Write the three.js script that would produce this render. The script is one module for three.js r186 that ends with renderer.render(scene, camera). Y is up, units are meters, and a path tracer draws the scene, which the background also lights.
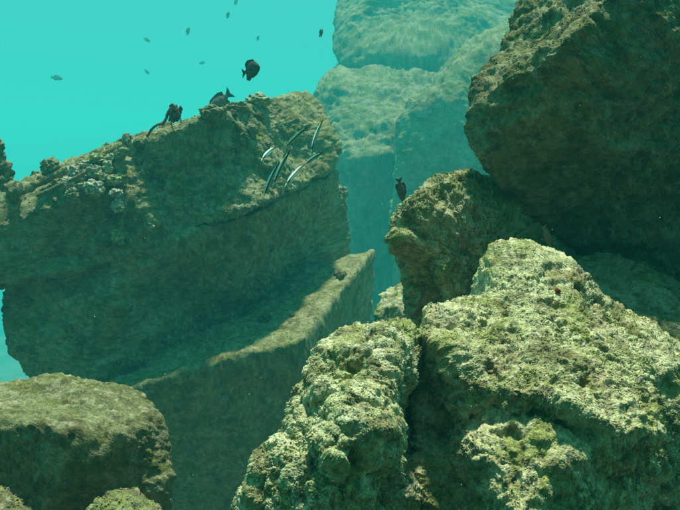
import * as THREE from 'three';
import { ConvexHull } from 'three/addons/math/ConvexHull.js';
import { mergeGeometries, mergeVertices } from 'three/addons/utils/BufferGeometryUtils.js';

// ------------------------------------------------------------------ camera, sky, sun, water, exposure
const scene = new THREE.Scene();
const EYE = 2.1, PITCH = THREE.MathUtils.degToRad(-3), FOV = 39;
const camera = new THREE.PerspectiveCamera(FOV, 4 / 3, 0.05, 300);
camera.position.set(0, EYE, 0);
camera.rotation.x = PITCH;
scene.add(camera);
const VIEW = new THREE.Vector3(0, EYE, 0); // where the photograph was taken from

const SUN_DIR = new THREE.Vector3(0.04, 1, -0.2).normalize();
{ // daylight that comes down through the water: teal, a little brighter overhead
  const W = 64, H = 64, d = new Float32Array(W * H * 4);
  for (let j = 0; j < H; j++) {
    const e = Math.max(0, Math.sin(((j + 0.5) / H - 0.5) * Math.PI)), k = Math.pow(e, 0.7);
    for (let i = 0; i < W; i++) {
      const o = (j * W + i) * 4;
      d[o] = 0.03 + 0.3 * k; d[o + 1] = 0.22 + 1.45 * k; d[o + 2] = 0.22 + 1.42 * k; d[o + 3] = 1;
    }
  }
  const t = new THREE.DataTexture(d, W, H, THREE.RGBAFormat, THREE.FloatType);
  t.mapping = THREE.EquirectangularReflectionMapping; t.magFilter = THREE.LinearFilter; t.minFilter = THREE.LinearFilter; t.needsUpdate = true;
  scene.background = t; scene.environment = t;
  scene.backgroundIntensity = 0.32; scene.environmentIntensity = 0.32;
}
const sun = new THREE.DirectionalLight(new THREE.Color(0.97, 1.0, 0.75), 5);
sun.position.copy(SUN_DIR).multiplyScalar(30);
sun.castShadow = true; sun.shadow.radius = 7;
sun.shadow.mapSize.set(2048, 2048);
Object.assign(sun.shadow.camera, { left: -9, right: 9, top: 9, bottom: -9, near: 1, far: 60 });
scene.add(sun, sun.target);
scene.fog = new THREE.FogExp2(new THREE.Color().setRGB(0.065, 0.92, 0.95), 0.0165);
const EXPOSURE = 1.8;

// ------------------------------------------------------------------ helpers
function rng(seed) { let a = seed >>> 0; return () => { a = (a + 0x6D2B79F5) | 0; let t = Math.imul(a ^ (a >>> 15), 1 | a); t = (t + Math.imul(t ^ (t >>> 7), 61 | t)) ^ t; return ((t ^ (t >>> 14)) >>> 0) / 4294967296; }; }
const PERM = new Uint8Array(512);
{ const r = rng(77), p = [...Array(256).keys()]; for (let i = 255; i > 0; i--) { const j = Math.floor(r() * (i + 1)); [p[i], p[j]] = [p[j], p[i]]; } for (let i = 0; i < 512; i++) PERM[i] = p[i & 255]; }
const GX = new Float32Array(256), GY = new Float32Array(256), GZ = new Float32Array(256), RX = new Float32Array(256), RY = new Float32Array(256), RZ = new Float32Array(256);
{ const r = rng(5); for (let i = 0; i < 256; i++) { const z = r() * 2 - 1, a = r() * 6.2832, s = Math.sqrt(1 - z * z); GX[i] = s * Math.cos(a); GY[i] = s * Math.sin(a); GZ[i] = z; RX[i] = r(); RY[i] = r(); RZ[i] = r(); } }
function perlin(x, y, z) {
  const xi = Math.floor(x), yi = Math.floor(y), zi = Math.floor(z), fx = x - xi, fy = y - yi, fz = z - zi, X = xi & 255, Y = yi & 255, Z = zi & 255;
  const u = fx * fx * fx * (fx * (fx * 6 - 15) + 10), v = fy * fy * fy * (fy * (fy * 6 - 15) + 10), w = fz * fz * fz * (fz * (fz * 6 - 15) + 10);
  const A = PERM[X] + Y, B = PERM[X + 1] + Y;
  const g = (h, a, b, c) => GX[h] * a + GY[h] * b + GZ[h] * c;
  const a0 = PERM[PERM[A] + Z], a1 = PERM[PERM[A + 1] + Z], b0 = PERM[PERM[B] + Z], b1 = PERM[PERM[B + 1] + Z];
  const c0 = PERM[PERM[A] + Z + 1], c1 = PERM[PERM[A + 1] + Z + 1], d0 = PERM[PERM[B] + Z + 1], d1 = PERM[PERM[B + 1] + Z + 1];
  const l = (t, p, q) => p + t * (q - p);
  return 1.5 * l(w, l(v, l(u, g(a0, fx, fy, fz), g(b0, fx - 1, fy, fz)), l(u, g(a1, fx, fy - 1, fz), g(b1, fx - 1, fy - 1, fz))),
    l(v, l(u, g(c0, fx, fy, fz - 1), g(d0, fx - 1, fy, fz - 1)), l(u, g(c1, fx, fy - 1, fz - 1), g(d1, fx - 1, fy - 1, fz - 1))));
}
function fbm(x, y, z, n, gain = 0.5) { let s = 0, a = 1; for (let i = 0; i < n; i++) { s += a * perlin(x, y, z); x = x * 2.03 + 17.1; y = y * 2.03 + 5.7; z = z * 2.03 + 9.3; a *= gain; } return s; }
function ridged(x, y, z, n) { let s = 0, a = 1; for (let i = 0; i < n; i++) { s += a * (1 - Math.abs(perlin(x, y, z)) * 1.6); x = x * 2.07 + 7.1; y = y * 2.07 + 15.7; z = z * 2.07 + 3.3; a *= 0.5; } return s; }
const WO = { f1: 0, f2: 0, id: 0 };
function worley(x, y, z) {
  const xi = Math.floor(x), yi = Math.floor(y), zi = Math.floor(z); let f1 = 9, f2 = 9, id = 0;
  for (let i = -1; i <= 1; i++) for (let j = -1; j <= 1; j++) for (let k = -1; k <= 1; k++) {
    const h = PERM[PERM[PERM[(xi + i) & 255] + ((yi + j) & 255)] + ((zi + k) & 255)];
    const dx = xi + i + RX[h] - x, dy = yi + j + RY[h] - y, dz = zi + k + RZ[h] - z, d = dx * dx + dy * dy + dz * dz;
    if (d < f1) { f2 = f1; f1 = d; id = h; } else if (d < f2) f2 = d;
  }
  WO.f1 = Math.sqrt(f1); WO.f2 = Math.sqrt(f2); WO.id = id; return WO.f1;
}
const sat = (x) => Math.min(1, Math.max(0, x)), step = (a, b, x) => { const t = sat((x - a) / (b - a)); return t * t * (3 - 2 * t); };
const FPX = 255 / Math.tan(THREE.MathUtils.degToRad(FOV / 2)), CP = Math.cos(PITCH), SP = Math.sin(PITCH);
// a point of the photograph (pixels of the 680 x 510 picture) at a depth in metres along the optical axis
function at(px, py, d) { const x = (px - 340) / FPX * d, y = (255 - py) / FPX * d; return new THREE.Vector3(x, EYE + y * CP + d * SP, y * SP - d * CP); }

const used = {};
function named(n) { const k = used[n] = (used[n] ?? -1) + 1; return k ? `${n}_${String(k).padStart(3, '0')}` : n; }
function put(o, name, label, category, group, kind) {
  o.name = named(name); if (label) o.userData.label = label; if (category) o.userData.category = category; if (group) o.userData.group = group; if (kind) o.userData.kind = kind;
  o.traverse((c) => { if (c.isMesh) c.castShadow = c.receiveShadow = true; });
  scene.add(o); return o;
}
function part(parent, name, geometry, material) { const m = new THREE.Mesh(geometry, material); m.name = name; m.castShadow = m.receiveShadow = true; parent.add(m); return m; }
// grain of the crust: a tile of small crumbs, pores and specks (colour and fine relief)
const [grainMap, grainBump] = (() => {
  const S = 512, hash = (x, y, k) => { let h = (x * 374761393 + y * 668265263 + k * 974711) | 0; h = Math.imul(h ^ (h >>> 13), 1274126177); return ((h ^ (h >>> 16)) >>> 0) / 4294967296; };
  const cell = (u, v, n, k) => { const x = u * n, y = v * n, xi = Math.floor(x), yi = Math.floor(y); let f = 9; for (let i = -1; i <= 1; i++) for (let j = -1; j <= 1; j++) { const a = (xi + i + n) % n, b = (yi + j + n) % n, dx = xi + i + hash(a, b, k) - x, dy = yi + j + hash(a, b, k + 7) - y; f = Math.min(f, dx * dx + dy * dy); } return Math.sqrt(f); };
  const val = (u, v, n, k) => { const x = u * n, y = v * n, xi = Math.floor(x), yi = Math.floor(y), fx = x - xi, fy = y - yi, a = fx * fx * (3 - 2 * fx), b = fy * fy * (3 - 2 * fy), h = (i, j) => hash((xi + i) % n, (yi + j) % n, k); return (h(0, 0) * (1 - a) + h(1, 0) * a) * (1 - b) + (h(0, 1) * (1 - a) + h(1, 1) * a) * b; };
  const c = new Uint8Array(S * S * 4), b = new Uint8Array(S * S * 4);
  for (let j = 0; j < S; j++) for (let i = 0; i < S; i++) {
    const u = i / S, v = j / S, crumbs = 1 - cell(u, v, 26, 1) ** 2, small = 1 - cell(u, v, 61, 2) ** 2, f = 0.5 * val(u, v, 12, 3) + 0.3 * val(u, v, 40, 4) + 0.2 * val(u, v, 110, 5), pore = Math.max(0, 1 - cell(u, v, 17, 6) * 3.4);
    const h = 0.3 * crumbs * val(u, v, 9, 8) * 1.6 + 0.22 * small + 0.5 * f - 0.35 * pore, t = 0.66 + 0.5 * (f - 0.5) + 0.5 * (val(u, v, 90, 9) - 0.5) + 0.25 * (val(u, v, 23, 10) - 0.5), o = (j * S + i) * 4;
    for (let k = 0; k < 3; k++) { b[o + k] = Math.max(0, Math.min(255, h * 255)); c[o + k] = Math.max(20, Math.min(255, (t + [0.03, 0.01, -0.04][k] * (val(u, v, 31, 11) - 0.5) * 3) * 255)); }
    b[o + 3] = c[o + 3] = 255;
  }
  return [c, b].map((d) => { const t = new THREE.DataTexture(d, S, S); t.wrapS = t.wrapT = THREE.RepeatWrapping; t.magFilter = THREE.LinearFilter; t.minFilter = THREE.LinearFilter; t.needsUpdate = true; return t; });
})();
const rockMat = new THREE.MeshPhysicalMaterial({ vertexColors: true, roughness: 1, specularIntensity: 0.15, map: grainMap, bumpMap: grainBump, bumpScale: 0.004 });
const farRockMat = new THREE.MeshPhysicalMaterial({ vertexColors: true, roughness: 1, specularIntensity: 0.15, map: grainMap, bumpMap: grainBump, bumpScale: 0.014 });
function grainUv(geo, tile, along = [0.25, 0.75, 0.6]) { // grain laid on along one slanting direction that suits the body's faces, in metres
  const D = new THREE.Vector3(...along).normalize(), UA = new THREE.Vector3(0.9, -0.1, -0.42).cross(D).cross(D).normalize(), UB = D.clone().cross(UA).normalize();
  const p = geo.attributes.position.array, n = p.length / 3, uv = new Float32Array(n * 2);
  for (let i = 0; i < n; i++) { const x = p[i * 3], y = p[i * 3 + 1], z = p[i * 3 + 2], w = 0.35 * tile * perlin(x / tile * 0.7, y / tile * 0.7, z / tile * 0.7); uv[i * 2] = (x * UA.x + y * UA.y + z * UA.z + w) / tile; uv[i * 2 + 1] = (x * UB.x + y * UB.y + z * UB.z - w) / tile; }
  geo.setAttribute('uv', new THREE.BufferAttribute(uv, 2)); return geo;
}
const plain = (r, g, b, o = {}) => new THREE.MeshPhysicalMaterial({ color: new THREE.Color().setRGB(r, g, b), roughness: 0.85, specularIntensity: 0.25, ...o });

// star-shaped body through given corner points: flat facets between them, softened, on a grid that is densest on its camera side
function starGrid(points, centre, N, blur) {
  const rel = points.map((p) => p.clone().sub(centre)), dirs = rel.map((p) => p.clone().normalize());
  const hull = new ConvexHull().setFromPoints(dirs), tris = [];
  for (const f of hull.faces) {
    const v = []; let e = f.edge; do { v.push(dirs.indexOf(e.head().point)); e = e.next; } while (e !== f.edge);
    const [a, b, c] = v.map((i) => dirs[i]), [A, B, C] = v.map((i) => rel[i]);
    const n = B.clone().sub(A).cross(C.clone().sub(A));
    tris.push({ n1: a.clone().cross(b), n2: b.clone().cross(c), n3: c.clone().cross(a), n, k: n.dot(A) });
  }
  const axis = VIEW.clone().sub(centre).normalize(), right = new THREE.Vector3(0, 1, 0).cross(axis).normalize(), up = axis.clone().cross(right);
  const dirOf = (u, v, out) => {
    let rho, phi; const a = 2 * u - 1, b = 2 * v - 1;
    if (a === 0 && b === 0) { rho = 0; phi = 0; } else if (Math.abs(a) > Math.abs(b)) { rho = a; phi = Math.PI / 4 * (b / a); } else { rho = b; phi = Math.PI / 2 - Math.PI / 4 * (a / b); }
    if (rho < 0) { rho = -rho; phi += Math.PI; }
    const th = Math.PI * (0.52 * rho + 0.48 * rho ** 5), s = Math.sin(th);
    return out.set(0, 0, 0).addScaledVector(axis, Math.cos(th)).addScaledVector(right, s * Math.cos(phi)).addScaledVector(up, s * Math.sin(phi));
  };
  let last = 0; const d = new THREE.Vector3();
  const hit = (d) => {
    let best = -9, bi = 0;
    for (let q = 0; q < tris.length; q++) {
      const i = (q + last) % tris.length, t = tris[i], m = Math.min(t.n1.dot(d), t.n2.dot(d), t.n3.dot(d));
      if (m >= 0) { bi = i; break; } if (m > best) { best = m; bi = i; }
    }
    last = bi; return Math.max(0.01, tris[bi].k / tris[bi].n.dot(d));
  };
  const M = 129; let g = new Float32Array(M * M), h = new Float32Array(M * M);
  for (let j = 0; j < M; j++) for (let i = 0; i < M; i++) g[j * M + i] = hit(dirOf(i / (M - 1), j / (M - 1), d));
  for (let k = 0; k < blur; k++) {
    for (let j = 0; j < M; j++) for (let i = 0; i < M; i++) { const a = Math.max(0, i - 1), b = Math.min(M - 1, i + 1), c = Math.max(0, j - 1), e = Math.min(M - 1, j + 1); h[j * M + i] = (g[j * M + i] * 4 + g[j * M + a] + g[j * M + b] + g[c * M + i] + g[e * M + i]) / 8; }
    [g, h] = [h, g];
  }
  let rim = 0; for (let i = 0; i < M; i++) rim += (g[i] + g[(M - 1) * M + i] + g[i * M] + g[i * M + M - 1]) / (4 * M);
  for (let i = 0; i < M; i++) g[i] = g[(M - 1) * M + i] = g[i * M] = g[i * M + M - 1] = rim;
  const pos = new Float32Array(N * N * 3), idx = [];
  for (let j = 0; j < N; j++) for (let i = 0; i < N; i++) {
    const u = i / (N - 1), v = j / (N - 1), x = u * (M - 1), y = v * (M - 1), xi = Math.min(M - 2, Math.floor(x)), yi = Math.min(M - 2, Math.floor(y)), fx = x - xi, fy = y - yi, o = yi * M + xi;
    const r = (g[o] * (1 - fx) + g[o + 1] * fx) * (1 - fy) + (g[o + M] * (1 - fx) + g[o + M + 1] * fx) * fy;
    dirOf(u, v, d); const q = (j * N + i) * 3;
    pos[q] = centre.x + d.x * r; pos[q + 1] = centre.y + d.y * r; pos[q + 2] = centre.z + d.z * r;
  }
  for (let j = 0; j < N - 1; j++) for (let i = 0; i < N - 1; i++) { const a = j * N + i; if ((i + j) & 1) idx.push(a, a + 1, a + N, a + 1, a + N + 1, a + N); else idx.push(a, a + 1, a + N + 1, a, a + N + 1, a + N); }
  const geo = new THREE.BufferGeometry(); geo.setAttribute('position', new THREE.BufferAttribute(pos, 3)); geo.setIndex(idx); geo.computeVertexNormals();
  // faces outwards
  const nn = geo.attributes.normal.array, mid = (Math.floor(N / 2) * N + Math.floor(N / 2)) * 3;
  if (nn[mid] * axis.x + nn[mid + 1] * axis.y + nn[mid + 2] * axis.z < 0) { for (let k = 0; k < idx.length; k += 3) [idx[k], idx[k + 1]] = [idx[k + 1], idx[k]]; geo.setIndex(idx); geo.computeVertexNormals(); }
  return geo;
}
function displace(geo, f) { // moves every vertex along its normal by f(x, y, z)
  const p = geo.attributes.position.array, n = geo.attributes.normal.array;
  for (let i = 0; i < p.length; i += 3) { const a = f(p[i], p[i + 1], p[i + 2]); p[i] += n[i] * a; p[i + 1] += n[i + 1] * a; p[i + 2] += n[i + 2] * a; }
  geo.computeVertexNormals(); return geo;
}
const mixc = (a, b, t) => { a[0] += (b[0] - a[0]) * t; a[1] += (b[1] - a[1]) * t; a[2] += (b[2] - a[2]) * t; };
function paint(geo, f) {
  const p = geo.attributes.position.array, c = new Float32Array(p.length), o = [0, 0, 0];
  for (let i = 0; i < p.length; i += 3) { f(p[i], p[i + 1], p[i + 2], o); c[i] = o[0]; c[i + 1] = o[1]; c[i + 2] = o[2]; }
  geo.setAttribute('color', new THREE.BufferAttribute(c, 3)); return geo;
}
// growth on stone: pale crust, yellow-green turf, brown and pink crusts, dark pits of sponge
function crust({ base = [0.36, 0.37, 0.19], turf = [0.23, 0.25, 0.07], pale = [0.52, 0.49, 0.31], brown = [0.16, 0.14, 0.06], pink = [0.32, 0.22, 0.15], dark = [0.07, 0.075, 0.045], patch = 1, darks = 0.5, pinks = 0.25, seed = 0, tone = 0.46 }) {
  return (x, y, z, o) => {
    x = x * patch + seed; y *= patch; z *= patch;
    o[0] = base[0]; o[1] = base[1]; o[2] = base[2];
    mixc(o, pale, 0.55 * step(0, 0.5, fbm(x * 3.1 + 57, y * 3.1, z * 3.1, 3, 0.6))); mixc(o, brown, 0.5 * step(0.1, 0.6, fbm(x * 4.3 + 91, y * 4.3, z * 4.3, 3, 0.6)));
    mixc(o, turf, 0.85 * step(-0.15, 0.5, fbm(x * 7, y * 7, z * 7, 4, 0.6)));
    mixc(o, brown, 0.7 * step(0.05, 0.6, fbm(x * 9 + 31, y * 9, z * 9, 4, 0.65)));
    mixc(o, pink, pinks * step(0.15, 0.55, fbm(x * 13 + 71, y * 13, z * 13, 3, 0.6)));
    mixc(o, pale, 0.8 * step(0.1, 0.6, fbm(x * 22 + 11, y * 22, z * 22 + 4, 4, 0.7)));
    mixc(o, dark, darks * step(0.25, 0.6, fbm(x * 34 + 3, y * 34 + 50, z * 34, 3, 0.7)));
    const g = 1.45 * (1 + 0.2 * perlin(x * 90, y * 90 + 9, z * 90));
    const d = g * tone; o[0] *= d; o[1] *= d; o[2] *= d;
  };
}
function withBack(front, thick, shrink = 0.6, depthOf) { // closes a body behind the points seen in the photograph
  const c = [0, 0, 0]; for (const p of front) for (let k = 0; k < 3; k++) c[k] += p[k] / front.length;
  return [...front.map((p) => at(...p)), ...front.filter((_, i) => i % 2 === 0).map((p) => at(c[0] + (p[0] - c[0]) * shrink, c[1] + (p[1] - c[1]) * shrink, c[2] + thick))];
}
const tuftGeo = (() => { // a crumpled crumb of turf and crust, half sunk in the stone
  const g = mergeVertices(new THREE.IcosahedronGeometry(1, 0).deleteAttribute('normal').deleteAttribute('uv')), p = g.attributes.position.array, r = rng(3);
  for (let i = 0; i < p.length; i += 3) { const k = 0.55 + 0.8 * r(); p[i] *= k; p[i + 1] *= k * 0.8; p[i + 2] *= k; }
  g.computeVertexNormals(); return g;
})();
const tuftMat = new THREE.MeshPhysicalMaterial({ color: 0xffffff, roughness: 1, specularIntensity: 0.1 });
const yAxis = new THREE.Vector3(0, 1, 0), nv = new THREE.Vector3(), q2 = new THREE.Quaternion();
function tufts(parent, geo, count, size, colors, seed, mask) {
  const r = rng(seed), p = geo.attributes.position.array, n = geo.attributes.normal.array, cc = geo.attributes.color.array, V = p.length / 3, list = [], m = new THREE.Matrix4(), q = new THREE.Quaternion(), c = new THREE.Color(), cols = [];
  for (let k = 0; k < count * 6 && list.length < count; k++) {
    const i = Math.floor(r() * V) * 3, x = p[i], y = p[i + 1], z = p[i + 2];
    if (x * n[i] + (y - EYE) * n[i + 1] + z * n[i + 2] > 0.25) continue;
    if (fbm(x * 12 + seed, y * 12, z * 12, 3) + (r() - 0.5) * 0.6 < (mask ?? -0.1)) continue;
    const s = size * (0.45 + 1.1 * r() * r());
    q.setFromUnitVectors(yAxis, nv.set(n[i] + (r() - 0.5) * 0.5, n[i + 1] + (r() - 0.5) * 0.5, n[i + 2] + (r() - 0.5) * 0.5).normalize()).multiply(q2.setFromAxisAngle(yAxis, r() * 6.283));
    m.compose(new THREE.Vector3(x, y, z), q, new THREE.Vector3(s, s * (0.5 + 0.7 * r()), s));
    list.push(m.clone()); const col = colors[Math.floor(r() * colors.length)], v = 0.62 + 0.2 * r(), t = 0.12 * r(); cols.push(c.setRGB((cc[i] * (1 - t) + col[0] * t) * v, (cc[i + 1] * (1 - t) + col[1] * t) * v, (cc[i + 2] * (1 - t) + col[2] * t) * v).clone());
  }
  const im = new THREE.InstancedMesh(tuftGeo, tuftMat, list.length);
  list.forEach((mm, i) => { im.setMatrixAt(i, mm); im.setColorAt(i, cols[i]); });
  im.name = 'turf_algae'; im.userData.kind = 'stuff'; im.castShadow = im.receiveShadow = true; parent.add(im);
}
const TURF = [[0.34, 0.33, 0.13], [0.22, 0.24, 0.08], [0.45, 0.42, 0.26], [0.52, 0.5, 0.36], [0.26, 0.17, 0.1], [0.36, 0.22, 0.17], [0.12, 0.13, 0.06]];
const TURF_B = [[0.36, 0.36, 0.12], [0.25, 0.28, 0.09], [0.46, 0.46, 0.26], [0.55, 0.55, 0.42], [0.3, 0.2, 0.17], [0.14, 0.16, 0.06]];

// rocks: coarse lumps, knobs, pits and grain, in metres
function relief(geo, { seed = 0, lump = 0.03, lumpF = 4, ridge = 0, ridgeF = 5, knob = 0, knobF = 20, pit = 0, pitF = 25, fine = 0.004, fineF = 45 }) {
  displace(geo, (x, y, z) => lump * fbm(x * lumpF + seed, y * lumpF, z * lumpF, 4, 0.5) + (ridge ? ridge * (ridged(x * ridgeF + seed, y * ridgeF * 1.4, z * ridgeF, 3) - 1.1) : 0));
  displace(geo, (x, y, z) => {
    let a = 0;
    if (knob) { const w = fbm(x * 9 + seed, y * 9, z * 9, 2) * 0.5; const q = worley(x * knobF + w, y * knobF + seed, z * knobF + w); a += knob * (0.75 - Math.min(1, q) ** 2 * 1.3) * (0.55 + 0.45 * perlin(x * 6, y * 6 + seed, z * 6)); const q2 = worley(x * knobF * 2.6, y * knobF * 2.6, z * knobF * 2.6 + w); a += knob * 0.38 * (0.7 - q2 * q2); }
    if (pit) { const v = perlin(x * pitF + seed, y * pitF, z * pitF); a -= pit * step(0.3, 0.7, v); }
    return a;
  });
  displace(geo, (x, y, z) => { const h = 0.6 + 0.7 * step(-0.4, 0.4, perlin(x * fineF * 0.17 + seed, y * fineF * 0.17, z * fineF * 0.17)); return fine * h * (1.1 * fbm(x * fineF, y * fineF + seed, z * fineF, 4, 0.66) - 0.9 * Math.abs(perlin(x * fineF * 0.55, y * fineF * 0.55, z * fineF * 0.55 + seed)) + 0.3); });
  return geo;
}
function boulder(o) {
  const k = o.k ?? 1, far = ([a, b, d]) => [a, b, d * k], g = starGrid(o.world?.map((p) => new THREE.Vector3(...p)) ?? withBack(o.front.map(far), o.thick * k, o.shrink), o.world ? new THREE.Vector3(...o.centre) : at(...far(o.centre)), o.N, o.blur ?? 6);
  relief(g, Object.fromEntries(Object.entries(o.relief).map(([n, v]) => [n, n === 'seed' ? v : n.endsWith('F') ? v / k : v * k]))); paint(g, crust(o.crust ?? {})); grainUv(g, 0.16 * k, o.along ?? (k > 1.5 ? [0.1, 0.62, 0.78] : undefined));
  const m = new THREE.Mesh(g, k > 1.5 ? farRockMat : rockMat); put(m, o.name ?? 'boulder', o.label, o.category ?? 'boulder');
  if (o.tufts) tufts(m, g, ...o.tufts);
  return m;
}

// ------------------------------------------------------------------ seabed
{
  const N = 300, g = new THREE.PlaneGeometry(2, 2, N, N), p = g.attributes.position.array; g.deleteAttribute('uv');
  for (let i = 0; i < p.length; i += 3) {
    const u = p[i], v = p[i + 1], f = (t) => Math.sign(t) * (Math.abs(t) * 5 + 100 * Math.abs(t) ** 4), x = f(u), z = -4 + f(v), far = step(4, 30, Math.hypot(x, z + 4));
    p[i] = x; p[i + 2] = z;
    const mound = 0.25 * fbm(x * 0.5 + 3, 0, z * 0.5, 3), rub = (1 - far) * (0.09 * fbm(x * 3, 1, z * 3, 5, 0.6) + 0.1 * (0.6 - worley(x * 4.5, 2, z * 4.5)) * step(0, 0.4, perlin(x * 1.3, 5, z * 1.3) + 0.3));
    p[i + 1] = -1.1 + 1.85 * step(-3.5, -2.7, z) + 0.5 * mound + rub - 0.75 * Math.max(0, Math.min(20, -1.7 - x - 0.25 * Math.max(0, z + 4))) - 1.3 * Math.max(0, Math.min(12, z + 1.3));
  }
  const ix = g.index.array; for (let k = 0; k < ix.length; k += 3) { const t = ix[k]; ix[k] = ix[k + 1]; ix[k + 1] = t; }
  g.computeVertexNormals(); if (g.attributes.normal.array[1] < 0) { for (let k = 0; k < ix.length; k += 3) { const t = ix[k]; ix[k] = ix[k + 1]; ix[k + 1] = t; } g.computeVertexNormals(); }
  paint(g, crust({ patch: 0.8, darks: 0.5, pinks: 0.1 }));
  grainUv(g, 0.4); put(new THREE.Mesh(g, rockMat), 'seabed', 'rubble-covered sea floor under the rocks', 'seabed', null, 'structure');
}

// ------------------------------------------------------------------ boulders in front
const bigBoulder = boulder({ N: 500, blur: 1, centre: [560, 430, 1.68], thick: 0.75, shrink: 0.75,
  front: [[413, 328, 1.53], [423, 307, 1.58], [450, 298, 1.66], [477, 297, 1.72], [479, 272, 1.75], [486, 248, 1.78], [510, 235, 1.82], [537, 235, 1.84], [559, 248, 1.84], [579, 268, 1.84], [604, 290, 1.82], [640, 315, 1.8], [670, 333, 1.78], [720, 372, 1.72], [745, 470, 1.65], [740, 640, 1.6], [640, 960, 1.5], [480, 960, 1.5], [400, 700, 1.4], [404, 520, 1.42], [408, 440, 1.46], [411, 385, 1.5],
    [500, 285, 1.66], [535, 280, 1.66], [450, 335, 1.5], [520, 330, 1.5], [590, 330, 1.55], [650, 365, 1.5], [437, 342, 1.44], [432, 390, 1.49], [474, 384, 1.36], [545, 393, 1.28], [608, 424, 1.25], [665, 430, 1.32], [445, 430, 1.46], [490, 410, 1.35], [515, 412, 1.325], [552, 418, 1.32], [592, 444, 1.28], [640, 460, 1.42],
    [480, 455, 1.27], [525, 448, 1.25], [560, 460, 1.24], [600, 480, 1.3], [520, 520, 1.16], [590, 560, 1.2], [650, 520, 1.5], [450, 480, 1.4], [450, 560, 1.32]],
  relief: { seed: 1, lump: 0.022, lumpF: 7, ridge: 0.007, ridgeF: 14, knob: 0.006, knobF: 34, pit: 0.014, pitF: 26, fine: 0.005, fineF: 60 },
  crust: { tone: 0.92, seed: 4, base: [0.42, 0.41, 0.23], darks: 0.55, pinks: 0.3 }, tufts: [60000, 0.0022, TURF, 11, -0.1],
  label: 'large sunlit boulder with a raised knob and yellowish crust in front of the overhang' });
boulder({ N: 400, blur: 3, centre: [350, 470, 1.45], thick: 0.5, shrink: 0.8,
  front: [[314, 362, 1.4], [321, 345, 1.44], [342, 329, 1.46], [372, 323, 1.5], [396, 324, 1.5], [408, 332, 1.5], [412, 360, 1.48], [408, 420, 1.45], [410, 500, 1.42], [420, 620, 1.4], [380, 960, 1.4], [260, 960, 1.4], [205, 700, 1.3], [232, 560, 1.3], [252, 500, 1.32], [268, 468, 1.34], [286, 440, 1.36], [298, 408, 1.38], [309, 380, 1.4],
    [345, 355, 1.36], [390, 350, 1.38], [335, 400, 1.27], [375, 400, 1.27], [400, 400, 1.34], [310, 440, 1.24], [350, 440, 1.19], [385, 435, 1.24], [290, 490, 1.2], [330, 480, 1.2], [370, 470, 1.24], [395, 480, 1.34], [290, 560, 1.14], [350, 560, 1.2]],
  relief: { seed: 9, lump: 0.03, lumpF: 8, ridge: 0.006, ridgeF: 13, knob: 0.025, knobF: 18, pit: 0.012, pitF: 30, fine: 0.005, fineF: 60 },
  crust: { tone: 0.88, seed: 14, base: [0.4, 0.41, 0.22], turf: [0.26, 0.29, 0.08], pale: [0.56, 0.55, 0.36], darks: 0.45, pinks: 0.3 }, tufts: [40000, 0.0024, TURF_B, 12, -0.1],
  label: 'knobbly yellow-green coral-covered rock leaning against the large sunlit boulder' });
boulder({ along: [-0.25, 0.4, 0.88], N: 320, blur: 4, centre: [470, 270, 2.3], thick: 0.6,
  front: [[383, 238, 2.2], [389, 222, 2.24], [404, 203, 2.26], [424, 181, 2.32], [450, 172, 2.36], [478, 166, 2.4], [494, 172, 2.42], [540, 200, 2.5], [590, 250, 2.5], [600, 400, 2.5], [560, 600, 2.4], [420, 600, 2.4], [405, 400, 2.35], [410, 318, 2.3], [404, 290, 2.3], [408, 270, 2.24], [394, 258, 2.2],
    [399, 236, 2.13], [428, 202, 2.17], [470, 188, 2.26], [425, 240, 2.16], [460, 225, 2.22], [440, 270, 2.24], [490, 260, 2.3], [460, 320, 2.3], [500, 220, 2.32]],
  relief: { seed: 19, lump: 0.02, lumpF: 6, ridge: 0.01, ridgeF: 9, knob: 0.012, knobF: 22, pit: 0.012, pitF: 22, fine: 0.0085, fineF: 45 },
  crust: { tone: 0.7, seed: 24, base: [0.38, 0.38, 0.2], turf: [0.24, 0.27, 0.07], darks: 0.5 }, tufts: [24000, 0.0034, TURF_B, 13, -0.1],
  label: 'rugged rock with a sunlit rim wedged under the dark overhanging boulder' });
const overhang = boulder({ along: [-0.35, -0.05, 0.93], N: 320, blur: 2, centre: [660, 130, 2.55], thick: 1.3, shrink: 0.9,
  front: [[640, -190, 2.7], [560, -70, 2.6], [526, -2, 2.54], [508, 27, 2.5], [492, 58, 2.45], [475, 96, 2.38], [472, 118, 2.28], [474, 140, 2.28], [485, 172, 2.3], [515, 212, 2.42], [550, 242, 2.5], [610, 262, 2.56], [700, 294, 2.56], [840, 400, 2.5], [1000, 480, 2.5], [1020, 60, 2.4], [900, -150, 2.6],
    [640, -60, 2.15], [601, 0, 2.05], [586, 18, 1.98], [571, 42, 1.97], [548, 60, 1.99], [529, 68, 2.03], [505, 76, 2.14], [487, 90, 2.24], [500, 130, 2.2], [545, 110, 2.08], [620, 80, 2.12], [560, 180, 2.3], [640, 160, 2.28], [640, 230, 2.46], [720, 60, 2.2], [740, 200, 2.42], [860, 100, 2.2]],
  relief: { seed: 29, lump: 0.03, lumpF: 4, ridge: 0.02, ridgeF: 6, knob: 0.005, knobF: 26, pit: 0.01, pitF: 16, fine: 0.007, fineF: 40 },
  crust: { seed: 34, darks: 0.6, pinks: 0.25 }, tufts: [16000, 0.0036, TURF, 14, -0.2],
  label: 'huge dark overhanging boulder with a sunlit left shoulder' });
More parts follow.
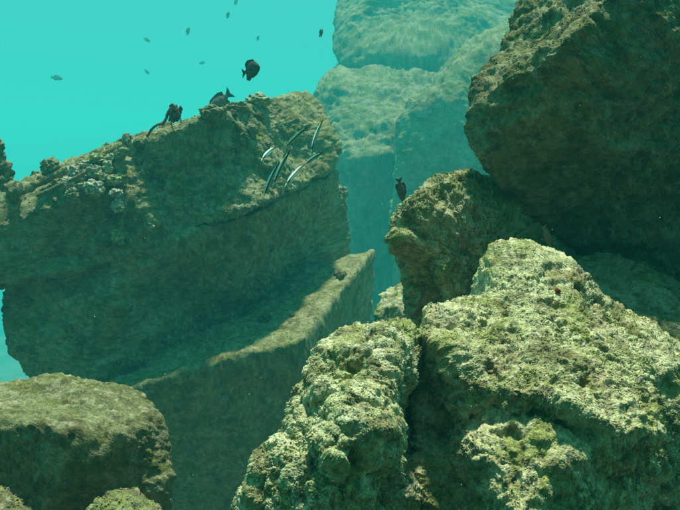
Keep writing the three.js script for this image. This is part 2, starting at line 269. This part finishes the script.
boulder({ N: 260, blur: 5, centre: [660, 400, 2.6], thick: 0.8,
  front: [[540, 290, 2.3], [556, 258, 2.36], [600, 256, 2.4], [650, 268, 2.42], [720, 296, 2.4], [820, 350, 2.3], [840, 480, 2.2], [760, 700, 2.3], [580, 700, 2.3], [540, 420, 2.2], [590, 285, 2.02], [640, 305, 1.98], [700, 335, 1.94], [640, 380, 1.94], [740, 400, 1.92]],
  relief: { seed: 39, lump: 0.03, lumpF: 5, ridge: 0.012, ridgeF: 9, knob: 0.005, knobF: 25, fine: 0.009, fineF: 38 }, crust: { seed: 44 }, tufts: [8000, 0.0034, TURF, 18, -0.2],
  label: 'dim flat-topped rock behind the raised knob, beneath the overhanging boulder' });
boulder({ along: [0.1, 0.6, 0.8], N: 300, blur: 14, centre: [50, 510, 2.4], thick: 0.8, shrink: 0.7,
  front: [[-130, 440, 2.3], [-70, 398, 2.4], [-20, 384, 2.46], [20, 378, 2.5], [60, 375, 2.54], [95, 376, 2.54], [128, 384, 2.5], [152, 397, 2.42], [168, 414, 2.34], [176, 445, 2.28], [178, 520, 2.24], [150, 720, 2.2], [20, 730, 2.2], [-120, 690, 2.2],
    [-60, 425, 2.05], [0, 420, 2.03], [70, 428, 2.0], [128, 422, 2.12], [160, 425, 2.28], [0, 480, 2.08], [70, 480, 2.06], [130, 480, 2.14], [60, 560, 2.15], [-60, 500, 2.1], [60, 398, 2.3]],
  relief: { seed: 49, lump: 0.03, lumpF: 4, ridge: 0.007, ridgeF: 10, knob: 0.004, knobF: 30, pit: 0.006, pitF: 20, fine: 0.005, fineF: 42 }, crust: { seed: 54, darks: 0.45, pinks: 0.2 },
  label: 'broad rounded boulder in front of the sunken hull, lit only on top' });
boulder({ N: 150, blur: 5, centre: [128, 620, 1.75], thick: 0.3,
  front: [[70, 540, 1.7], [82, 508, 1.72], [100, 497, 1.74], [125, 491, 1.76], [148, 495, 1.76], [166, 508, 1.74], [184, 560, 1.7], [190, 830, 1.7], [70, 830, 1.7], [120, 520, 1.6], [150, 540, 1.6], [100, 560, 1.6]],
  relief: { seed: 59, lump: 0.016, lumpF: 9, ridge: 0.006, ridgeF: 12, knob: 0.009, knobF: 30, pit: 0.008, pitF: 26, fine: 0.008, fineF: 50 }, crust: { seed: 64, base: [0.4, 0.43, 0.2], turf: [0.28, 0.32, 0.08], darks: 0.2 }, tufts: [9000, 0.0032, TURF_B, 16, 0],
  label: 'small pale green rock below the broad rounded boulder' });
boulder({ N: 130, blur: 5, centre: [-10, 600, 1.65], thick: 0.3,
  front: [[-70, 500, 1.6], [-40, 486, 1.62], [-5, 484, 1.64], [15, 492, 1.64], [30, 510, 1.62], [44, 560, 1.6], [50, 860, 1.6], [-80, 860, 1.6], [-20, 520, 1.5], [10, 560, 1.5]],
  relief: { seed: 69, lump: 0.016, lumpF: 9, ridge: 0.006, ridgeF: 12, knob: 0.009, knobF: 30, pit: 0.008, pitF: 26, fine: 0.008, fineF: 50 }, crust: { seed: 74, base: [0.38, 0.38, 0.16], turf: [0.28, 0.29, 0.07], darks: 0.35 }, tufts: [9000, 0.0032, TURF_B, 17, 0],
  label: 'yellowish rock corner at the foot of the broad rounded boulder' });
boulder({ N: 120, blur: 5, centre: [396, 330, 3.4], thick: 0.4,
  front: [[374, 318, 3.3], [380, 299, 3.35], [390, 288, 3.4], [404, 283, 3.4], [425, 288, 3.4], [440, 320, 3.4], [430, 440, 3.3], [380, 440, 3.3], [372, 350, 3.3], [395, 305, 3.2], [410, 320, 3.15]],
  relief: { seed: 79, lump: 0.02, lumpF: 6, ridge: 0.008, ridgeF: 9, knob: 0.008, knobF: 22, fine: 0.009, fineF: 38 }, crust: { tone: 0.8, seed: 84, base: [0.42, 0.42, 0.26], darks: 0.3 },
  label: 'small pale boulder in the gap between the sunken hull and the rugged rock' });

// ------------------------------------------------------------------ added boulders out of view behind the camera, blocking light to darken facing rocks
for (const [cx, w, seed] of [[-3.3, 2.0, 301], [0.4, 2.1, 311], [4.2, 2.0, 321]])
  boulder({ N: 90, blur: 3, centre: [cx, 1.6, 3.2], along: [0.2, 0.3, -0.9],
    world: [[-1, 5.2, 1.3], [1, 5.4, 1.2], [1.05, 2, 1.9], [-1.05, 1.8, 2.0], [-1, -1.6, 2.6], [1, -1.6, 2.6], [0, 2.4, 1.6], [0, 5.6, 1.2], [-0.9, 5, 5], [0.9, 5, 5], [1, -1.6, 5.2], [-1, -1.6, 5.2], [0, 2, 5.6]].map(([x, y, z]) => [cx + x * w, y, z]),
    relief: { seed, lump: 0.12, lumpF: 1.6, ridge: 0.04, ridgeF: 3, knob: 0.02, knobF: 8, fine: 0.02, fineF: 14 }, crust: { seed },
    label: ['added unseen boulder behind the camera that blocks light, opposite the sunken hull', 'added unseen boulder behind the camera that blocks light, opposite the rugged rock', 'added unseen boulder behind the camera that blocks light, opposite the huge dark boulder'][(seed - 301) / 10] });

// ------------------------------------------------------------------ rock slope behind
const FAR = { patch: 0.15, darks: 0.45, pinks: 0.15 };
boulder({ N: 230, blur: 8, centre: [425, 0, 7.3], thick: 2.2, shrink: 0.9,
  front: [[356, -90, 8.5], [343, -8, 7.6], [336, 22, 7.3], [334, 52, 7.0], [340, 72, 6.6], [400, 84, 6.4], [470, 76, 6.4], [520, 40, 6.8], [540, -60, 7.6], [500, -110, 8.6], [410, -120, 8.6], [366, -5, 7.0], [352, 24, 6.9], [346, 52, 6.6], [400, 10, 6.75], [385, 50, 6.35], [430, 50, 6.3], [440, -30, 7.1], [470, 10, 6.7]],
  relief: { seed: 89, lump: 0.07, lumpF: 1.4, ridge: 0.006, ridgeF: 3, knob: 0.004, knobF: 8, fine: 0.015, fineF: 11 }, k: 3.6, crust: { ...FAR, seed: 94 },
  label: 'hazy rock at the top of the background slope, pale along its left edge' });
boulder({ N: 240, blur: 10, centre: [385, 170, 6.8], thick: 2.2, shrink: 0.9,
  front: [[318, 96, 6.6], [326, 76, 6.8], [340, 64, 7], [370, 60, 7.1], [410, 60, 7.1], [450, 70, 7], [480, 110, 6.7], [480, 240, 6.4], [460, 380, 6.2], [330, 380, 6.2], [318, 250, 6.2], [312, 140, 6.3], [345, 90, 6.5], [385, 85, 6.5], [420, 90, 6.4], [335, 130, 5.9], [370, 130, 5.8], [408, 128, 5.8], [345, 160, 5.6], [390, 160, 5.6], [360, 200, 5.9], [400, 210, 6], [350, 260, 6]],
  relief: { seed: 99, lump: 0.09, lumpF: 1.6, ridge: 0.006, ridgeF: 3.5, knob: 0.004, knobF: 8, fine: 0.018, fineF: 11 }, k: 3.3, crust: { ...FAR, seed: 104 },
  label: 'hazy sloping boulder with mottled sunlit face in the middle of the background slope' });
boulder({ N: 220, blur: 10, centre: [480, 160, 5.9], thick: 2, shrink: 0.9,
  front: [[402, 118, 5.6], [412, 98, 5.7], [436, 86, 5.8], [452, 60, 5.9], [470, 40, 6], [500, 26, 6.1], [560, 10, 6.1], [600, 120, 5.8], [580, 300, 5.6], [480, 400, 5.5], [410, 400, 5.5], [392, 260, 5.5], [392, 180, 5.5], [440, 108, 5.4], [462, 60, 5.6], [492, 48, 5.6], [425, 150, 5.4], [470, 130, 5.3], [450, 220, 5.5]],
  relief: { seed: 109, lump: 0.07, lumpF: 1.6, ridge: 0.006, ridgeF: 4, knob: 0.004, knobF: 9, fine: 0.015, fineF: 13 }, k: 3.1, crust: { ...FAR, seed: 114 },
  label: 'hazy shadowed boulder low on the background slope, sunlit along its crest' });
boulder({ N: 140, blur: 4, centre: [560, 120, 9], thick: 3, shrink: 0.9,
  front: [[450, -60, 8.6], [560, -110, 8.6], [760, -90, 8.4], [800, 200, 8], [700, 330, 8], [420, 330, 8], [400, 120, 8.2], [500, 0, 8], [600, 60, 7.6]],
  relief: { seed: 119, lump: 0.2, lumpF: 1, ridge: 0.1, ridgeF: 1.6, knob: 0.03, knobF: 6, fine: 0.03, fineF: 9 }, k: 3.6, crust: { ...FAR, seed: 124 },
  label: 'large hazy rock mass at the back of the slope' });

// ------------------------------------------------------------------ the sunken hull
const HK = 1.3, hat = (px, py, d) => at(px, py, d * HK);
const HULLC = { tone: 0.52, patch: 0.8, darks: 0.5, pinks: 0.3 };
const hull = new THREE.Group(); const hullAt = hat(170, 400, 4); hull.position.copy(hullAt);
function hullPart(name, o) {
  const g = starGrid(o.points, o.middle ?? hat(...o.centre), o.N, o.blur); relief(g, Object.fromEntries(Object.entries(o.relief).map(([n, v]) => [n, n === 'seed' ? v : n.endsWith('F') ? v / HK : v * HK]))); paint(g, crust({ ...HULLC, ...o.crust })); grainUv(g, 0.22, o.along);
  const local = g.clone().translate(-hullAt.x, -hullAt.y, -hullAt.z);
  const m = part(hull, name, local, rockMat); return [m, g, local];
}
const W = (l) => l.map((p) => hat(...p));
const [upper, upperW, upperL] = hullPart('upper_hull', { along: [0.42, 0.15, 0.9], N: 340, blur: 1, centre: [170, 190, 4.6],
  points: W([[-120, 250, 3.5], [0, 200, 3.72], [60, 172, 3.84], [125, 143, 3.92], [165, 134, 3.9], [205, 118, 3.95], [228, 112, 4.0], [262, 100, 4.55], [310, 91, 5.4], [324, 106, 5.4], [344, 142, 5.1], [336, 168, 4.95], [300, 188, 4.4], [258, 207, 3.98], [180, 235, 3.95], [125, 262, 3.8], [60, 262, 3.75], [0, 285, 3.65], [-120, 320, 3.5],
    [0, 226, 3.6], [66, 200, 3.62], [112, 196, 3.72], [150, 180, 3.92], [110, 225, 3.8], [40, 240, 3.68], [228, 160, 4.05], [285, 148, 4.6],
    [-100, 240, 5.2], [60, 165, 5.6], [160, 140, 5.9], [250, 118, 6.2], [310, 120, 6.4], [310, 170, 6.2], [180, 220, 5.8], [-100, 300, 5.2]]),
  relief: { seed: 129, lump: 0.034, lumpF: 4.5, ridge: 0.01, ridgeF: 7, knob: 0.007, knobF: 16, pit: 0.01, pitF: 14, fine: 0.009, fineF: 26 }, crust: { seed: 134 } });
// the slab's flat top lies in one tilted plane; its corners are where the photograph shows them
const slabPlane = new THREE.Plane().setFromCoplanarPoints(hat(300, 338, 3.9), hat(374, 246, 5.4), hat(70, 400, 3.7));
const onSlab = (px, py) => new THREE.Ray(VIEW, at(px, py, 1).sub(VIEW).normalize()).intersectPlane(slabPlane, new THREE.Vector3());
const slabTop = [onSlab(303, 340), onSlab(376, 247), onSlab(60, 408)]; slabTop.push(slabTop[2].clone().add(slabTop[1]).sub(slabTop[0]));
const [lower, lowerW, lowerL] = hullPart('lower_hull', { along: [0.3, 0.05, 0.95], N: 280, blur: 2, centre: [190, 285, 4.9],
  points: [...W([[8, 280, 3.8], [6, 318, 3.84], [8, 350, 3.88], [28, 374, 3.95], [338, 166, 5.2], [330, 176, 4.9], [262, 206, 4.04], [125, 258, 3.82], [20, 270, 5.4], [30, 370, 5.2], [200, 200, 6.2], [330, 180, 6.6]]),
    ...[[80, 392], [150, 360], [222, 318], [290, 274], [334, 246], [354, 238]].map(([x, y]) => onSlab(x, y).add(new THREE.Vector3(0, -0.2, 0))), onSlab(200, 300), onSlab(348, 226).add(new THREE.Vector3(0, -0.2, 0))],
  relief: { seed: 139, lump: 0.035, lumpF: 4, ridge: 0.01, ridgeF: 5, knob: 0.007, knobF: 14, pit: 0.008, pitF: 12, fine: 0.009, fineF: 24 }, crust: { seed: 144 } });
const slabFoot = slabTop.map((p) => new THREE.Vector3(p.x * 0.9, -1.2, p.z - 1.2)), slabMid = [...slabTop, ...slabFoot].reduce((a, p) => a.addScaledVector(p, 1 / 8), new THREE.Vector3());
const [keel, keelW, keelL] = hullPart('base_slab', { along: [0.35, 0.4, 0.85], N: 300, blur: 0, points: [...slabTop, ...slabFoot], middle: slabMid,
  relief: { seed: 149, lump: 0.026, lumpF: 4, ridge: 0.01, ridgeF: 6, knob: 0.006, knobF: 15, pit: 0.006, pitF: 14, fine: 0.006, fineF: 26 }, crust: { seed: 154 } });
tufts(upper, upperL, 16000, 0.007, [[0.3, 0.29, 0.13], [0.2, 0.21, 0.08], [0.36, 0.34, 0.2], [0.18, 0.13, 0.08]], 21, -0.05);
tufts(keel, keelL, 6000, 0.007, [[0.3, 0.29, 0.13], [0.2, 0.21, 0.08], [0.36, 0.34, 0.2], [0.18, 0.13, 0.08]], 22, 0);
function crustedTube(pts, radius, seed, lumpy = 0.5) {
  radius *= HK; const curve = new THREE.CatmullRomCurve3(pts.map((p) => hat(...p).sub(hullAt))), L = curve.getLength();
  const g = new THREE.TubeGeometry(curve, Math.max(24, Math.round(L / 0.008)), radius, 14, false); g.deleteAttribute('uv');
  displace(g, (x, y, z) => radius * lumpy * (fbm(x * 14 + seed, y * 14, z * 14, 3) + 1.3 * (0.6 - worley(x * 32, y * 32, z * 32 + seed))));
  return grainUv(paint(g, crust({ ...HULLC, seed, base: [0.34, 0.32, 0.18] })), 0.2);
}
part(hull, 'rail', crustedTube([[14, 196, 3.6], [50, 178, 3.68], [90, 160, 3.76], [128, 144, 3.84]], 0.017, 201), rockMat);
part(hull, 'rail', crustedTube([[36, 196, 3.58], [62, 184, 3.62], [86, 172, 3.68]], 0.008, 205), rockMat);
part(hull, 'post', crustedTube([[-12, 105, 3.55], [-2, 150, 3.53], [6, 178, 3.52], [14, 200, 3.52], [16, 222, 3.56]], 0.024, 209, 0.9), rockMat);
part(hull, 'collar', crustedTube([[2, 176, 3.5], [10, 188, 3.48], [20, 194, 3.5]], 0.034, 213, 0.9), rockMat);
part(hull, 'seam_rib', crustedTube([[121, 146, 3.76], [122, 180, 3.74], [120, 215, 3.76], [121, 245, 3.78]], 0.02, 217, 1.0), rockMat);
put(hull, 'sunken_hull', 'algae-covered sunken hull lying tilted on a broad slab beside the rock slope', 'wreck');

// ------------------------------------------------------------------ growth on the hull
function lump(parent, name, px, py, d, w, h, seed, color, knobs = 0.3, detail = 14) {
  const g = mergeVertices(new THREE.IcosahedronGeometry(1, detail).deleteAttribute('normal').deleteAttribute('uv')), k = parent === hull ? HK : 1, c = at(px, py, d * k); g.computeVertexNormals();
  displace(g, (x, y, z) => 0.28 * fbm(x * 1.6 + seed, y * 1.6, z * 1.6, 3) + knobs * (0.7 - worley(x * 2.6 + seed, y * 2.6, z * 2.6)) + 0.07 * fbm(x * 9, y * 9 + seed, z * 9, 2));
  g.scale(w * k, h * k, w * k); paint(g, (x, y, z, o) => { const k = 0.8 + 0.5 * fbm(x * 40 + seed, y * 40, z * 40, 3, 0.7); for (let i = 0; i < 3; i++) o[i] = color[i] * k; mixc(o, [0.16, 0.14, 0.07], 0.6 * step(0.1, 0.6, fbm(x * 22, y * 22 + seed, z * 22, 2))); });
  grainUv(g, 0.16); const m = part(parent, name, g, rockMat); m.position.copy(c).sub(parent.position); return m;
}
{ // clumps of algae and small sponges all over the hull
  const r = rng(57), v = new THREE.Vector3(), inv = new THREE.Matrix4();
  for (const [geo, count] of [[upperW, 90], [lowerW, 45], [keelW, 40]]) {
    const p = geo.attributes.position.array, n = geo.attributes.normal.array, V = p.length / 3; let made = 0;
    for (let k = 0; k < 4000 && made < count; k++) {
      const i = Math.floor(r() * V) * 3, px = p[i], py = p[i + 1], pz = p[i + 2];
      if (px * n[i] + (py - EYE) * n[i + 1] + pz * n[i + 2] > -0.2 || pz < -7.5 || perlin(px * 1.6, py * 1.6, pz * 1.6) < -0.1) continue;
      const z = 0.016 + 0.04 * r() * r(), tint = [[0.2, 0.21, 0.09], [0.3, 0.28, 0.16], [0.17, 0.13, 0.07], [0.38, 0.37, 0.26]][Math.floor(r() * 4)];
      const m = lump(hull, 'algae_clump', 340, 255, 1, z, z, r() * 99, tint, 0.5, 6);
      m.position.set(px - n[i] * z * 0.3, py - n[i + 1] * z * 0.3, pz - n[i + 2] * z * 0.3).sub(hull.position); m.rotation.set(r() * 6, r() * 6, r() * 6); m.scale.set(1, 0.7 + 0.5 * r(), 1); made++;
    }
  }
}
const PALE = [0.56, 0.56, 0.38], TAN = [0.36, 0.34, 0.2];
{
  const r = rng(41);
  for (const [px, py, s] of [[74, 172, 7], [86, 165, 6], [99, 160, 7], [112, 158, 6], [68, 184, 8], [80, 178, 5], [95, 172, 7], [108, 168, 6], [118, 166, 5], [94, 188, 7], [72, 195, 5], [114, 180, 6], [116, 193, 5], [104, 178, 5], [118, 206, 5], [116, 236, 5], [84, 186, 4], [20, 232, 5], [6, 224, 4]])
    lump(hull, 'coral_knob', px, py, (py < 200 ? 3.6 + 0.2 * (200 - py) / 45 : 3.72) - 0.02 * r(), s / FPX * 3.7 * (0.7 + 0.7 * r()), s / FPX * 3.1 * (0.7 + 0.7 * r()), r() * 90, [[0.56, 0.56, 0.38], [0.48, 0.5, 0.26], [0.42, 0.39, 0.24], [0.62, 0.6, 0.46]][Math.floor(r() * 4)], 0.35 + 0.4 * r());
}
lump(hull, 'coral_head', 51, 168, 3.72, 0.046, 0.05, 61, TAN, 0.4).userData.label = 'round tan coral head on the rail beside the lumpy post';
lump(hull, 'sponge', 127, 140, 3.8, 0.022, 0.036, 62, [0.5, 0.47, 0.32], 0.3).userData.label = 'small pale barrel-like sponge at the upper end of the rail';
lump(hull, 'coral_head', 258, 101, 4.5, 0.07, 0.04, 63, PALE, 0.5).userData.label = 'pale bumpy coral head on the hull crest below the dark disc-shaped fish';
lump(hull, 'coral_head', 238, 108, 4.2, 0.06, 0.03, 64, TAN, 0.5).userData.label = 'low tan coral crust on the hull crest next to the pale bumpy coral';
lump(hull, 'coral_head', 213, 114, 3.98, 0.07, 0.04, 65, [0.34, 0.33, 0.16], 0.4).userData.label = 'olive coral mound on the hull crest under the diving dark fish';
lump(hull, 'coral_head', 318, 192, 4.9, 0.06, 0.05, 66, TAN, 0.5).userData.label = 'larger tan coral tuft on the lower hull under the striped fish';
lump(hull, 'coral_head', 296, 200, 4.7, 0.04, 0.035, 67, TAN, 0.5).userData.label = 'smaller tan coral tuft on the lower hull under the striped fish';
{ // stalk with a bushy head
  const g = new THREE.Group(), base = hat(146, 140, 3.78); g.position.copy(base);
  const tube = (pts, r0, r1) => { const c = new THREE.CatmullRomCurve3(pts.map((p) => hat(...p).sub(base))), n = 24, t = new THREE.TubeGeometry(c, n, 1, 8, false), p = t.attributes.position.array, nn = t.attributes.normal.array; t.deleteAttribute('uv');
    for (let i = 0; i <= n; i++) { const rr = (r0 + (r1 - r0) * i / n) * HK, q = c.getPointAt(i / n); for (let j = 0; j <= 8; j++) { const o = (i * 9 + j) * 3, w = rr * (1 + 0.35 * perlin(i * 0.7, j * 0.8, 3)); p[o] = q.x + nn[o] * w; p[o + 1] = q.y + nn[o + 1] * w; p[o + 2] = q.z + nn[o + 2] * w; } } t.computeVertexNormals(); return t; };
  const brown = plain(0.11, 0.075, 0.045);
  part(g, 'stalk', tube([[147, 137, 3.76], [152, 129, 3.75], [157, 125, 3.75], [163, 123, 3.75], [166, 119, 3.75], [168, 113, 3.75], [172, 109, 3.75]], 0.007, 0.008), brown);
  part(g, 'stem', tube([[171, 118, 3.76], [172, 126, 3.75], [175, 133, 3.76]], 0.004, 0.002), brown);
  part(g, 'stem', tube([[176, 120, 3.76], [180, 118, 3.75], [181, 123, 3.76]], 0.004, 0.002), brown);
  const r = rng(91), list = [];
  const c0 = hat(174, 113, 3.76).sub(base);
  for (let k = 0; k < 90; k++) { // fronds
    const l = new THREE.IcosahedronGeometry(1, 1), z = 0.009 + 0.008 * r(), a = r() * 6.283, q = Math.sqrt(r()); l.scale(z, z * (1.2 + r()), z * 0.5); l.rotateZ((r() - 0.5) * 4); l.rotateY(r() * 3);
    l.translate(c0.x + Math.cos(a) * q * 0.035 + (r() < 0.1 ? 0.02 : 0), c0.y + Math.sin(a) * q * 0.048, c0.z + (r() - 0.5) * 0.05); l.deleteAttribute('uv'); list.push(l);
  }
  part(g, 'fronds', mergeGeometries(list), plain(0.1, 0.055, 0.035));
  put(g, 'sea_plant', 'dark brown sea plant with a bent stalk and bushy head on the hull crest', 'sea plant');
}
lump(bigBoulder, 'red_sponge', 558, 291, 1.635, 0.006, 0.005, 71, [0.4, 0.09, 0.04], 0.3).userData.label = 'small orange-red sponge patch on the raised knob of the large boulder';
lump(overhang, 'red_sponge', 490, 141, 2.25, 0.012, 0.009, 72, [0.3, 0.09, 0.05], 0.3).userData.label = 'dull red sponge patch on the shaded side of the overhanging boulder';

// ------------------------------------------------------------------ fish (length along +x, head at +x, y up)
function fishBody(profile, seg = 18) { // profile rows: x, centre y, half height, half width
  const R = profile.length, pos = [], idx = [];
  for (const [x, cy, h, w] of profile) for (let j = 0; j < seg; j++) { const a = j / seg * 2 * Math.PI, s = Math.sin(a), c = Math.cos(a); pos.push(x, cy + h * s, w * Math.sign(c) * Math.abs(c) ** 1.3); }
  for (let i = 0; i < R - 1; i++) for (let j = 0; j < seg; j++) { const a = i * seg + j, b = i * seg + (j + 1) % seg; idx.push(a, b, a + seg, b, b + seg, a + seg); }
  const g = new THREE.BufferGeometry(); g.setAttribute('position', new THREE.Float32BufferAttribute(pos, 3)); g.setIndex(idx); g.computeVertexNormals(); return g;
}
function fin(points, thick) { const s = new THREE.Shape(points.map(([x, y]) => new THREE.Vector2(x, y))), g = new THREE.ExtrudeGeometry(s, { depth: thick, bevelEnabled: false }); g.translate(0, 0, -thick / 2); return g; }
function smoothProfile(keys, n) { const out = []; for (let i = 0; i <= n; i++) { const t = i / n * (keys.length - 1), k = Math.min(keys.length - 2, Math.floor(t)), f = t - k, g = f * f * (3 - 2 * f); out.push(keys[k].map((v, q) => q === 0 ? v + (keys[k + 1][0] - v) * f : v + (keys[k + 1][q] - v) * g)); } return out; }
const eyeMat = plain(0.02, 0.02, 0.02, { roughness: 0.3 });
const darkFish = plain(0.08, 0.085, 0.075), darkFin = plain(0.055, 0.058, 0.05), brownFish = plain(0.16, 0.12, 0.07), greyFish = plain(0.07, 0.075, 0.065);
function deepFish(mat, finMat, deep = 0.3) { // a short, tall reef fish of length 1
  const g = new THREE.Group(), D = deep;
  part(g, 'body', fishBody(smoothProfile([[-0.36, 0, 0.05, 0.015], [-0.28, 0, 0.085, 0.03], [-0.1, 0, D * 0.86, 0.08], [0.08, 0, D, 0.1], [0.26, 0, D * 0.86, 0.095], [0.4, -0.01, D * 0.52, 0.07], [0.48, -0.02, D * 0.2, 0.03], [0.5, -0.02, 0.01, 0.006]], 36)), mat);
  part(g, 'tail_fin', fin([[-0.33, 0.05], [-0.42, 0.11], [-0.52, 0.19], [-0.5, 0.08], [-0.47, 0], [-0.5, -0.08], [-0.52, -0.19], [-0.42, -0.11], [-0.33, -0.05]], 0.012), finMat);
  part(g, 'dorsal_fin', fin([[0.26, D * 0.8], [0.18, D * 1.14], [0, D * 1.24], [-0.16, D * 1.26], [-0.3, D * 0.95], [-0.27, 0.06], [0.1, 0.1]], 0.012), finMat);
  part(g, 'anal_fin', fin([[0.02, -D * 0.9], [-0.14, -D * 1.22], [-0.3, -D * 0.95], [-0.27, -0.06], [0, -0.1]], 0.012), finMat);
  for (const s of [-1, 1]) { const e = new THREE.SphereGeometry(0.028, 12, 8); e.translate(0.36, 0.06, s * 0.07); part(g, 'eye', e, eyeMat);
    const pf = fin([[0, 0.03], [-0.1, 0.06], [-0.15, 0], [-0.1, -0.05], [0, -0.03]], 0.008); pf.rotateY(s * 0.5); pf.translate(0.2, -0.04, s * 0.1); part(g, 'pectoral_fin', pf, finMat); }
  return g;
}
function placeFish(g, p, len, yaw, pitch, roll = 0) { g.position.copy(p); g.rotation.order = 'YZX'; g.rotation.set(roll, yaw, pitch); g.scale.setScalar(len); return g; }
put(placeFish(deepFish(darkFish, darkFin, 0.31), at(251, 70, 3.6), 0.135, -0.75, 0.12, 0.05), 'reef_fish', 'dark disc-shaped fish swimming in open water above the hull crest', 'fish');
put(placeFish(deepFish(darkFish, darkFin, 0.2), at(219, 103, 6.4), 0.3, Math.PI + 0.5, -0.75), 'reef_fish', 'dark fish diving head first behind the hull crest', 'fish');
put(placeFish(deepFish(darkFish, darkFin, 0.2), at(401, 190, 2.6), 0.085, 0.4, -1.35), 'reef_fish', 'dark fish hanging head down beside the rugged rock with the sunlit rim', 'fish');
put(placeFish(deepFish(brownFish, brownFish, 0.16), at(547, 236, 2.0), 0.062, 0.5, -1.1), 'reef_fish', 'small brown fish over the raised knob of the large boulder', 'fish');
for (const [px, py, d, len, yaw, pitch] of [[57, 78, 11, 0.22, 0.3, -0.1], [147, 40, 12, 0.16, 0.2, -0.5], [188, 31, 10, 0.15, 0.5, 1.3], [228, 15, 10, 0.14, 0.6, 1.2], [147, 72, 13, 0.15, 0.3, -0.8], [202, 63, 13, 0.15, 2.9, -0.1], [258, 38, 11, 0.11, 0.3, 1.3], [236, 2, 12, 0.16, 0.4, 1.2]])
  put(placeFish(deepFish(greyFish, greyFish, 0.2), at(px, py, d * 3), len * 2.3, yaw, pitch), 'small_fish', 'small distant fish, a faint grey shape in the open water', 'fish', 'faint distant fish in open water');
put(placeFish(deepFish(greyFish, greyFish, 0.26), at(321, 33, 8), 0.12, 1.1, 0.9), 'small_fish', 'small grey fish next to the pale left edge of the topmost hazy rock', 'fish');

// slender striped fish, heads down
function slenderFish() {
  const g = new THREE.Group();
  const b = fishBody(smoothProfile([[-0.5, 0.01, 0.004, 0.003], [-0.4, 0.006, 0.018, 0.01], [-0.2, 0, 0.045, 0.022], [0.05, 0, 0.055, 0.026], [0.22, 0, 0.046, 0.026], [0.3, 0, 0.028, 0.018], [0.36, 0, 0.012, 0.009], [0.5, 0.004, 0.006, 0.005]], 56).map(([x, y, h, w]) => [x, y + 0.09 * (x - 0.05) ** 2, h, w]), 24);
  paint(b, (x, y, z, o) => { o[0] = 0.45; o[1] = 0.8; o[2] = 0.74; mixc(o, [0.25, 0.5, 0.4], step(0.014, 0.03, y)); mixc(o, [0.012, 0.02, 0.016], step(0.021, 0.014, Math.abs(y - 0.004 - 0.09 * (x - 0.05) ** 2)) * step(0.42, 0.36, x)); mixc(o, [0.5, 0.7, 0.62], step(-0.018, -0.034, y)); });
  part(g, 'body', b, new THREE.MeshPhysicalMaterial({ vertexColors: true, roughness: 0.55, specularIntensity: 0.4 }));
  const f = plain(0.2, 0.22, 0.14);
  part(g, 'tail_fin', fin([[-0.36, -0.012], [-0.45, -0.05], [-0.47, -0.03], [-0.43, -0.004]], 0.005), f);
  part(g, 'dorsal_fin', fin([[-0.5, 0.012], [-0.56, 0.014], [-0.5, 0.004], [-0.4, 0.02]], 0.005), f);
  part(g, 'anal_fin', fin([[-0.2, -0.035], [-0.28, -0.07], [-0.34, -0.05], [-0.33, -0.02]], 0.005), f);
  for (const s of [-1, 1]) { const e = new THREE.SphereGeometry(0.012, 10, 8); e.translate(0.3, 0.006, s * 0.014); part(g, 'eye', e, eyeMat); }
  return g;
}
const slim = slenderFish(), axisX = new THREE.Vector3(1, 0, 0);
[[260.5, 160, 275.5, 145.7, 2.74], [284, 148, 308, 125, 2.8], [310, 153, 322.3, 118.3, 2.86], [304.6, 164.6, 322, 151.7, 2.8], [284, 186, 304.6, 162.5, 2.7], [262.6, 198, 278.4, 161, 2.66], [272, 186, 289.6, 148.5, 2.74]].forEach(([hx, hy, tx, ty, d], i) => {
  const o = i ? slim.clone() : slim, L = 0.15, a = at(hx, hy, d), b = at(tx, ty, d), seen = a.distanceTo(b), depth = Math.sqrt(Math.max(0, L * L - seen * seen)) * (i % 2 ? 1 : -1);
  const h = at(hx, hy, d + depth / 2), t = at(tx, ty, d - depth / 2), dir = h.clone().sub(t).normalize();
  const side = VIEW.clone().sub(h).normalize(), up = side.clone().cross(dir).normalize().applyAxisAngle(dir, [0.1, -0.15, 0.3, 0.1, 0.2, 0.1, -0.1][i]);
  o.quaternion.setFromRotationMatrix(new THREE.Matrix4().makeBasis(dir, up, dir.clone().cross(up))); o.position.copy(h).add(t).multiplyScalar(0.5); o.scale.setScalar(h.distanceTo(t) * 1.02);
  put(o, 'slender_fish', 'slender fish with a dark stripe, tilted head down in a school before the hull', 'fish', 'slender striped fish schooling before the hull');
});

// ------------------------------------------------------------------ specks drifting in the water
{
  const r = rng(17), n = 260, im = new THREE.InstancedMesh(new THREE.IcosahedronGeometry(1, 1), plain(0.6, 0.6, 0.5), n), m = new THREE.Matrix4();
  for (let i = 0; i < n; i++) { const p = at(r() * 720 - 20, r() * 540 - 15, 0.5 + 1.4 * r()), s = 0.0002 + 0.0004 * r() * r(); m.makeScale(s, s, s).setPosition(p); im.setMatrixAt(i, m); }
  im.castShadow = true; put(im, 'drifting_particles', 'tiny pale specks drifting in the water', 'particles', null, 'stuff');
}

const renderer = new THREE.WebGLRenderer({ antialias: true });
renderer.toneMapping = THREE.LinearToneMapping;
renderer.toneMappingExposure = EXPOSURE;
renderer.shadowMap.enabled = true;
renderer.setSize(1024, 768);
renderer.render(scene, camera);
